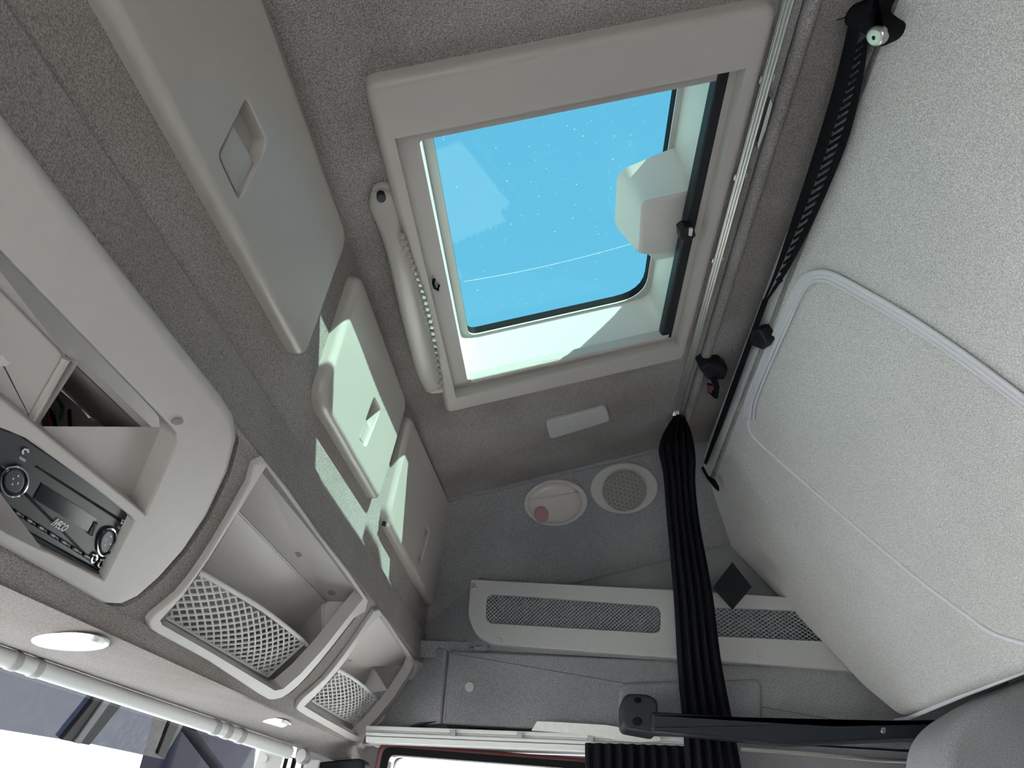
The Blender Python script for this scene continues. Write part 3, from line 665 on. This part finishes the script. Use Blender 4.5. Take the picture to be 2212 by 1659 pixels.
cslab('small_hatch', CON, [(752, 1428, -.045), (798, 1421, -.045), (800, 1432, -.05), (760, 1438, -.05)], 'grey_plastic', b2, .001)
# --- end trim of the console
plate('console_end_cap', CON, smooth_outline(CON.pxs([(900, 1430), (922, 1440), (931, 1452), (921, 1484), (897, 1530), (862, 1563), (826, 1578), (806, 1574), (840, 1540), (872, 1497), (893, 1462)], .012), 3), -.01, .014, 'grey_plastic', front, bevel=.006)
# --- courtesy lamps on the underside
_k1 = C2 - CON.v * .014 + np.array((-.008, 0, -.001)); _h0 = header(.8) * np.array((1, 0, 1))
_uv = nrm(_k1 - _h0)
UND = Fr((_k1 + _h0) / 2 + np.array((0, 0, -.001)), (0, 1, 0), _uv, np.cross((0, 1, 0), _uv))
if UND.n[2] > 0: UND.n = -UND.n
for (cx, cy, rx, ry), lab in (((150, 1390, 72, 14), 'white oval courtesy lamp under the console by the radio panel'), ((578, 1564, 44, 8), 'white oval courtesy lamp under the console by the net bins')):
    lp = thing('courtesy_lamp', UND.hit(cx, cy, .01), lab, 'lamp')
    plate('lamp_base', UND, UND.pxs(ell(cx, cy, rx * 1.18, ry * 1.2, 28, .06), .003), -.02, .003, 'white_plastic', lp, bevel=.002)
    plate('lamp_lens', UND, UND.pxs(ell(cx + rx * .12, cy + 1, rx * .88, ry, 28, .06), .007), .002, .008, 'white_plastic', lp, bevel=.005)
# --- roller blind along the header
rb = thing('roller_blind', header(.9), 'white roller blind tube along the top of the windscreen', 'blind')
tube('tube', [header(Y) + np.array((.012, 0, -.016)) for Y in np.linspace(-.48, 1.66, 22)], .0125, 'white_plastic', rb, seg=14)
def near_header(x):    # header Y under a pixel column
    best = min(np.linspace(.3, 1.72, 300), key=lambda Y: abs((lambda c: CX + F_PX * c[0] / c[2])(AX.T @ header(Y)) - x)); return best
for x in (20, 70, 455, 478, 508, 645):
    Y = near_header(x); tube('clip_ring', [header(Y - .006) + np.array((.012, 0, -.016)), header(Y + .006) + np.array((.012, 0, -.016))], .0138, 'panel_plastic', rb, seg=14)
# --- visor outside the windscreen
VIS = Fr((-1.08, 0, .21), (0, 1, 0), nrm((.55, 0, 1)), nrm((1, 0, -.55)))
vs = thing('sun_visor', VIS.hit(150, 1540), 'smoky acrylic sun visor outside the windscreen with dark rib', 'sun visor')
plate('visor_sheet', VIS, VIS.pxs([(-500, 1180), (0, 1385), (200, 1465), (386, 1535), (400, 1560), (352, 1640), (200, 1608), (0, 1576), (-500, 1500)]), -.004, 0, 'visor_acrylic', vs, back=True)
plate('visor_rib', VIS, VIS.pxs([(212, 1498), (268, 1516), (192, 1610), (132, 1598)], .01), .001, .012, 'rubber', vs, bevel=.003)
plate('visor_rib_ridge', VIS, VIS.pxs([(232, 1500), (246, 1505), (172, 1607), (158, 1604)], .014), .010, .016, 'visor_rib', vs, bevel=.002)
plate('visor_edge', VIS, VIS.pxs([(376, 1535), (394, 1545), (354, 1640), (340, 1630)], .004), .001, .006, 'rubber', vs, bevel=.001)
mr = thing('wing_mirror', VIS.hit(460, 1640, -.15), 'dark wing mirror housing outside the windscreen corner', 'mirror')
plate('housing', VIS, rnd(VIS.pxs([(392, 1548), (562, 1600), (545, 1760), (330, 1760)], -.10), .03), -.20, -.10, 'paint_dark', mr, bevel=.03, seg=5)

# ================================================================== ROOF FITTINGS
rail = thing('curtain_rail', ROOF.hit(1580, 450, .01), 'thin ribbed aluminium curtain rail across the roof behind the hatch', 'rail')
ra, rb_ = ROOF.px(1702, 0, .012), ROOF.px(1466, 900, .012)
ru = (ra[0] + rb_[0]) / 2
plate('track', ROOF, rect(ru - .007, ru + .007, -.45, rb_[1]), -.001, .007, 'aluminium', rail, bevel=.001)
for k in (-1, 0, 1):
    tube('track_rib', [ROOF.pt(ru + k * .0046, v, .007) for v in (-.45, rb_[1])], .0018, 'aluminium', rail, seg=8)
for x, y in ((1655, 175), (1602, 385), (1553, 565)):
    v = ROOF.px(x, y, .008)[1]; plate('track_clamp', ROOF, rnd(rect(ru - .009, ru + .011, v - .005, v + .005), .002), -.001, .005, 'aluminium', rail, bevel=.001)
plate('torn_tape', ROOF, [(ru + .010, .61), (ru + .015, .62), (ru + .016, .66), (ru + .013, .69), (ru + .010, .68)], -.001, .009, 'chrome', rail)
for s in (-.006, .006):
    tube('end_stop', [ROOF.pt(ru + s, rb_[1] - .01, .008), ROOF.pt(ru + s, rb_[1] + .008, .008)], .005, 'chrome', rail, seg=10)
# rectangular cover on the roof near the side wall
rc = thing('roof_cover_plate', ROOF.hit(1248, 914), 'flat grey rounded cover plate on the roof between hatch and speaker', 'cover plate')
cp = rnd(ROOF.pxs([(1178, 912), (1310, 879), (1318, 908), (1188, 948)], .006), .012)
plate('cover', ROOF, cp, .0, .008, 'panel_plastic', rc, bevel=.003)
# belt anchor
bk = thing('belt_anchor', ROOF.hit(1540, 810, .02), 'small black belt reel with red tab on the roof beside the bunk', 'belt reel')
plate('reel', ROOF, rnd(ROOF.pxs([(1512, 800), (1530, 788), (1560, 786), (1575, 800), (1566, 822), (1530, 824)], .03), .008), .0, .03, 'black_plastic', bk, bevel=.006)
tube('strap_loop', [ROOF.hit(*p) for p in ((1540, 815, .03), (1548, 835, .036), (1545, 858, .032), (1534, 845, .03))], .006, 'black_web', bk, flat=.5)
plate('release_tab', ROOF, ROOF.pxs([(1530, 832), (1540, 834), (1538, 850), (1529, 846)], .036), .03, .036, 'truck_red', bk)

# ================================================================== LAMP AND SPEAKER
lm = thing('reading_lamp', SPK.hit(1201, 1087), 'oval reading lamp with glossy pinkish reflector beside the round speaker', 'lamp')
lo = ell(1201, 1087, 69, 50, 40, -.08); li = ell(1199, 1087, 58, 45, 40, -.08)
plate('bezel', SPK, SPK.pxs(lo, .006), -.001, .006, 'panel_plastic', lm, bevel=.003, holes=[SPK.pxs(li, .006)], hdepth=-.02)
f2 = [SPK.pxs(ell(1199, 1087, 60 * k, 47 * k, 32, -.08), w) for k, w in ((1, .0), (.9, .006), (.7, .011), (.4, .014), (.1, .0152))]
V, Fs = loft_geo([[SPK.pt(a, b, w) for a, b in r] for r, w in zip(f2, (.0, .006, .011, .014, .0152))], cap=True)
obj('reflector', V, Fs, 'reflector', lm, smooth=60)
tube('lens_ridge', [SPK.hit(*p) for p in ((1143, 1080, .008), (1180, 1076, .015), (1220, 1070, .015), (1252, 1064, .008))], .0022, 'reflector', lm)
plate('red_switch', SPK, SPK.pxs(ell(1170, 1112, 15, 17, 20), .018), .010, .019, 'bulb_red', lm, bevel=.002)
spk = thing('speaker', SPK.hit(1349, 1060), 'oval speaker bezel with round honeycomb grille on the sloping side panel', 'speaker')
plate('bezel', SPK, SPK.pxs(ell(1349, 1056, 73, 55, 44, -.06), .006), -.001, .006, 'panel_plastic', spk, bevel=.003)
plate('grille_well', SPK, SPK.pxs(ell(1349, 1059, 49, 46, 40), .007), .006, .0068, 'grille_brown', spk)
tube('grille_rim', [SPK.hit(x, y, .0075) for x, y in ell(1349, 1059, 49, 46, 40)], .0016, 'panel_plastic', spk, seg=6, closed=True)
gs = []
cxs, cys = SPK.px(1349, 1059, .007); R = .5 * abs(SPK.px(1398, 1059, .007)[0] - SPK.px(1300, 1059, .007)[0]); Rv = .5 * abs(SPK.px(1349, 1105, .007)[1] - SPK.px(1349, 1013, .007)[1])
hr = R / 8.0
for i in range(-7, 8):
    for j in range(-7, 8):
        a, b = hr * 1.5 * i, hr * math.sqrt(3) * (j + .5 * (i % 2))
        if (a / R) ** 2 + (b / R) ** 2 > .88: continue
        gs.append(tube_geo([SPK.pt(cxs + a + hr * math.cos(t), cys + (b + hr * math.sin(t)) * Rv / R, .0075) for t in np.linspace(0, 2 * math.pi, 6, endpoint=False)], .0007, 3, closed=True))
obj('honeycomb_grille', *join(*gs), 'panel_plastic', spk)

# ================================================================== SIDE NET PANEL
WN = Fr((0, WY - .03, 0), (1, 0, 0), (0, 0, 1), (0, -1, 0))
npn = thing('net_pocket_panel', WN.hit(1240, 1340), 'long pale grey panel with two dark mesh windows on the side wall', 'pocket panel')
rt, rbm = WN.px(1800, 1295)[1], WN.px(1800, 1449)[1]
out = [WN.px(1017, 1252), WN.px(1460, 1275), (.90, rt - .01), (.90, rbm - .01), WN.px(1460, 1423), WN.px(1062, 1393), WN.px(1030, 1376), WN.px(1010, 1335)]
s1 = rnd(WN.pxs([(1052, 1284), (1428, 1310), (1427, 1369), (1050, 1346)]), .018)
s2 = rnd([WN.px(1480, 1309), (.84, WN.px(1740, 1325)[1]), (.84, WN.px(1740, 1386)[1]), WN.px(1480, 1372)], .018)
plate('panel', WN, rnd(out, [.004, .0, .01, .01, 0, .03, .03, .03]), -.02, .004, 'panel_plastic', npn, bevel=.003, holes=[s1, s2], hdepth=-.004, hbevel=.002)
for k, s in enumerate((WN.pxs([(1048, 1282), (1430, 1308), (1429, 1371), (1046, 1348)]), [WN.px(1476, 1307), (.845, WN.px(1740, 1323)[1]), (.845, WN.px(1740, 1388)[1]), WN.px(1476, 1374)])):
    q = [WN.pt(a, b, -.006) for a, b in s]
    ob = obj('mesh_net', *net_geo(q, (46, 44)[k], 8, .0013, seg=3), 'net_grey', npn); tag(ob, kind='stuff')
for x, y in ((1022, 1266), (1078, 1384), (1265, 1397), (1452, 1408), (1642, 1412)):
    plate('screw_cap', WN, WN.pxs(ell(x, y, 7, 7.5, 16), .005), .003, .0055, 'panel_plastic' if x > 1030 else 'chrome', npn, bevel=.001)
plate('felt_cap', WALL, WALL.pxs(ell(1014, 1484, 10, 11, 20), .016), .013, .017, 'panel_plastic', side, bevel=.001)
# loose strip of plastic film on the window rail
zs = [(1160, 1558), (1210, 1560), (1260, 1563), (1310, 1566), (1345, 1572), (1380, 1583), (1425, 1592)]
zl = [(1148, 1578), (1205, 1582), (1258, 1586), (1300, 1592), (1340, 1601), (1385, 1604), (1428, 1600)]
RW1 = [WALL.hit(x, y, .034 + .006 * (k % 2)) for k, (x, y) in enumerate(zs)]; RW2 = [WALL.hit(x, y, .036 - .004 * (k % 2)) for k, (x, y) in enumerate(zl)]
tpv = RW1 + RW2 + [p + np.array((0, .0015, 0)) for p in RW1 + RW2]; n7 = len(zs)
tpf = []
for i in range(n7 - 1): tpf += [(i, i + 1, n7 + i + 1, n7 + i), (2 * n7 + i, 3 * n7 + i, 3 * n7 + i + 1, 2 * n7 + i + 1), (i, 2 * n7 + i, 2 * n7 + i + 1, i + 1), (n7 + i, n7 + i + 1, 3 * n7 + i + 1, 3 * n7 + i)]
tag(obj('plastic_strip', tpv, tpf, 'white_tape'), 'torn milky plastic strip hanging on the side window rail', 'plastic strip')

# ================================================================== BUNK
bn = thing('folded_bunk', BUNK.pt(.8, -.6, -.05), 'upper bunk folded up, mattress in light grey speckled cloth', 'bunk')
far = BUNK.pxs([(1518, 1005), (1500, 1085), (1502, 1108), (1800, 1420), (1865, 1490), (1942, 1553)])
low_v = BUNK.px(1945, 1556)[1]; top_v = BUNK.px(1700, 505)[1] + .012
mo = rnd([(-.45, top_v), (far[0][0], top_v)] + far[1:4] + [(far[4])] + [(far[5][0] , low_v), (-.45, low_v)], [.02, .02, .015, .01, 0, .02, .02, .02], 5)
mo = [BUNK.px(1890, 0)] if False else mo
# mattress front with soft padding: grid inside the outline
plate('mattress', BUNK, mo, -.10, 0, 'bunk_cloth', bn, bevel=.022, seg=5, back=True)
ridge = [(1616, 905), (1622, 862), (1650, 790), (1690, 700), (1718, 638), (1740, 605), (1768, 594), (1800, 600), (1860, 632), (1960, 690), (2080, 770), (2212, 868), (2400, 1010)]
rp = smooth_path(ridge, 4)
def ribbon(pts, hw, w0, w1, fr):
    L_, R_ = [], []
    for k in range(len(pts)):
        t = nrm(np.array(pts[min(k + 1, len(pts) - 1)]) - np.array(pts[max(k - 1, 0)])); n2 = np.array((-t[1], t[0]))
        h = hw[k] if isinstance(hw, (list, tuple)) else hw
        L_.append(np.array(pts[k]) + n2 * h); R_.append(np.array(pts[k]) - n2 * h)
    rings = []
    for l, r in zip(L_, R_):
        rings.append([fr.hit(*l, w0), fr.hit(*(l * .8 + r * .2), w1), fr.hit(*(l * .2 + r * .8), w1), fr.hit(*r, w0)])
    return loft_geo(rings)
zipb = obj('zip_band', *ribbon(rp, [9 + 5 * min(1, k / 14) for k in range(len(rp))], -.002, .004, BUNK), 'pipe_cloth', bn, smooth=60)
for off in (-9, 2, 12):
    pts = []
    for k in range(len(rp)):
        t = nrm(np.array(rp[min(k + 1, len(rp) - 1)]) - np.array(rp[max(k - 1, 0)]))
        pts.append(BUNK.hit(rp[k][0] - t[1] * off, rp[k][1] + t[0] * off, .004))
    tube('zip_cord', pts, .0022, 'pipe_cloth', zipb, seg=6)
tube('seam_piping', [BUNK.hit(x, y, .001) for x, y in smooth_path([(1616, 905), (1622, 935), (1660, 975), (1760, 1062), (1900, 1182), (2000, 1264), (2090, 1330), (2150, 1370), (2250, 1400)], 4)], .0034, 'pipe_cloth', bn, seg=8)
tube('edge_piping', [BUNK.hit(x, y, -.012) for x, y in ((1935, 1556), (1960, 1552), (2080, 1502), (2212, 1450), (2400, 1375))], .004, 'pipe_cloth', bn, seg=8)
plate('frame_board', BUNK, [(-.45, top_v - .02), (far[0][0] - .02, top_v - .02), (far[0][0] - .02, low_v + .02), (-.45, low_v + .02)], -.13, -.101, 'black_plastic', bn)
hb = slab('hinge_block', [at_y(1582, 1214, 1.655), at_y(1624, 1268, 1.655), at_y(1588, 1310, 1.655), at_y(1545, 1262, 1.655)], (0, .03, 0), 'black_plastic', bn)
# safety net rolled along the top edge of the bunk
sn = thing('safety_net', BUNK.hit(1760, 300, .02)); sn.parent = bn; sn.location = BUNK.hit(1760, 300, .02) - wloc(bn)
sn['label'] = 'black webbing safety net gathered along the top edge'
BW = .012
def strip(pl, pr, name, mat='black_web', par=sn, w0=BW - .004, w1=BW + .002):
    a, b = smooth_path(pl, 4), smooth_path(pr, 4)
    rings = [[BUNK.hit(*p, w0), BUNK.hit(*p, w1), BUNK.hit(*q, w1), BUNK.hit(*q, w0)] for p, q in zip(a, b)]
    return obj(name, *loft_geo(rings), mat, par, smooth=60)
strip([(1832, 55), (1805, 170), (1770, 290), (1735, 400), (1700, 505), (1672, 590), (1648, 650)], [(1858, 60), (1835, 170), (1797, 290), (1755, 410), (1713, 515), (1680, 592), (1652, 652)], 'upper_webbing')
strip([(1868, 80), (1850, 170), (1818, 290), (1775, 410), (1730, 505), (1688, 590), (1652, 650)], [(1876, 85), (1864, 172), (1836, 290), (1793, 400), (1745, 505), (1699, 590), (1657, 652)], 'lower_webbing')
strip([(1648, 645), (1600, 775), (1555, 900), (1520, 1000)], [(1660, 648), (1612, 780), (1566, 905), (1526, 1005)], 'end_strap')
for k in range(30):
    f = k / 29; y = 95 + f * 520
    x = np.interp(y, [60, 170, 290, 410, 515, 620], [1862, 1838, 1800, 1757, 1716, 1672]); x2 = np.interp(y - 10, [60, 170, 290, 410, 515, 620], [1872, 1852, 1819, 1776, 1731, 1678])
    tube('net_rung', [BUNK.hit(x - 3, y + 8, BW), BUNK.hit(x2 + 3, y - 10, BW)], .0022, 'black_web', sn, seg=5)
plate('gathered_end', BUNK, smooth_outline(BUNK.pxs([(1838, 12), (1870, 4), (1898, -30), (1906, 0), (1893, 36), (1908, 52), (1925, 66), (1916, 92), (1895, 103), (1876, 84), (1856, 70), (1828, 58), (1822, 40)], .02), 3), -.005, .022, 'black_web', sn, bevel=.006)
tube('loose_thread', [BUNK.hit(*p, .02) for p in ((1828, 36), (1820, 40), (1812, 42), (1808, 44))], .0007, 'black_web', sn, seg=4)
bd = plate('press_stud', BUNK, BUNK.pxs(ell(1891, 79, 20, 22, 28), .026), .02, .028, 'aluminium', sn, bevel=.003, holes=[BUNK.pxs(ell(1887, 82, 4, 5, 14), .028)], hdepth=.021)
plate('strap_slider', BUNK, rnd(BUNK.pxs([(1624, 712), (1640, 710), (1658, 740), (1648, 756), (1620, 745)], .02), .004), .0, .022, 'black_plastic', sn, bevel=.004)
tube('torn_strap_end', [BUNK.hit(*p) for p in ((1517, 1010, .012), (1530, 1032, .018), (1540, 1040, .022), (1548, 1052, .016), (1552, 1060, .014))], [.005, .007, .009, .006, .002], 'black_web', sn, flat=.5)
tube('hanging_cord', [BUNK.hit(*p) for p in ((1512, 1050, .01), (1518, 1120, .012), (1530, 1180, .014), (1535, 1240, .01))], .003, 'black_web', sn)

# ================================================================== CURTAINS
def pleat_curtain(name, label, lefts, rights, Ys, mat, pleats, amp, cat='curtain', group=None):
    L_, R_, Y_ = smooth_path(lefts, 5), smooth_path(rights, 5), smooth_path([(y,) for y in Ys], 5)
    rings = []
    N = pleats * 6
    for k, (l, r, Y) in enumerate(zip(L_, R_, Y_)):
        Y = Y[0]; a, b = at_y(*l, Y), at_y(*r, Y); ring = []
        for i in range(N + 1):
            s = i / N; ph = .25 * math.sin(k * .35)
            ring.append(a * (1 - s) + b * s + np.array((0, -amp * (1 + math.sin(2 * math.pi * pleats * s + ph)) * (.35 + .65 * math.sin(math.pi * s) ** .5), 0)))
        for i in range(N, -1, -1):
            s = i / N; ring.append(a * (1 - s) + b * s + np.array((0, .012, 0)))
        rings.append(ring)
    return tag(obj(name, *loft_geo(rings), mat, smooth=70), label, cat, group)
pleat_curtain('bunk_curtain', 'tall black curtain gathered on the roof rail and tucked behind the arm', [(1452, 905), (1434, 935), (1424, 968), (1434, 1020), (1442, 1120), (1456, 1280), (1466, 1450), (1476, 1560), (1490, 1760)],
              [(1480, 905), (1494, 940), (1502, 990), (1502, 1050), (1512, 1140), (1538, 1280), (1556, 1420), (1578, 1540), (1620, 1760)], [1.44, 1.44, 1.45, 1.47, 1.52, 1.58, 1.63, 1.655, 1.66], 'black_cloth', 5, .012)
pleat_curtain('window_curtain', 'black pleated curtain at the side door window', [(1264, 1605), (1264, 1640), (1266, 1760)], [(1478, 1612), (1484, 1640), (1490, 1760)], [1.715, 1.715, 1.715], 'black_cloth', 9, .008)

# ================================================================== BUNK ARM
AY = 1.59
arm = thing('bunk_support_arm', at_y(1600, 1570, AY), 'matt black support arm with bolted bracket running under the bunk', 'support arm')
AF = Fr((0, AY, 0), (1, 0, 0), (0, 0, 1), (0, -1, 0))
plate('arm_bar', AF, rnd(AF.pxs([(1405, 1538), (1560, 1548), (1800, 1562), (1960, 1556), (2060, 1556), (2060, 1606), (1960, 1600), (1700, 1612), (1560, 1598), (1405, 1582)]), .008), -.02, .015, 'arm_paint', arm, bevel=.008)
br = plate('wall_bracket', AF, rnd(AF.pxs([(1343, 1510), (1356, 1498), (1400, 1500), (1420, 1512), (1424, 1586), (1345, 1572)]), .012), -.10, .004, 'arm_paint', arm, bevel=.006, holes=[AF.pxs(ell(1378, 1513, 8, 7, 20), .004), AF.pxs(ell(1377, 1558, 11, 10, 20), .004)], hdepth=-.03)
for x, y, r in ((1378, 1513, 9), (1377, 1558, 12)):
    plate('bolt_head', AF, AF.pxs(ell(x, y, r, r, 18), -.025), -.03, -.022, 'arm_paint', br)
for x, y in ((1908, 1578), (2004, 1580)):
    plate('bolt', AF, AF.pxs(ell(x, y, 6, 7, 14), .016), .014, .018, 'chrome', arm, bevel=.001)
lr = tag(tube('lower_bunk_rail', [at_y(1600, 1618, 1.70), at_y(1740, 1628, 1.70), at_y(1900, 1642, 1.70), at_y(2060, 1648, 1.70)], .0045, 'aluminium'), 'thin metal rail along the side wall below the black arm', 'rail')
# seat headrest in the corner
HY = 1.30
HF = Fr((0, HY, 0), (1, 0, 0), (0, 0, 1), (0, -1, 0))
hd = thing('seat_headrest', at_y(2160, 1640, HY), 'dark grey cloth headrest rising below the bunk', 'headrest')
ho = smooth_outline(HF.pxs([(2018, 1760), (2024, 1650), (2034, 1596), (2062, 1556), (2110, 1522), (2170, 1488), (2240, 1456), (2340, 1440), (2440, 1470), (2500, 1560), (2510, 1900), (2015, 1900)]), 3)
plate('cushion', HF, ho, -.12, .02, 'seat_cloth', hd, bevel=.02, seg=6, back=True)
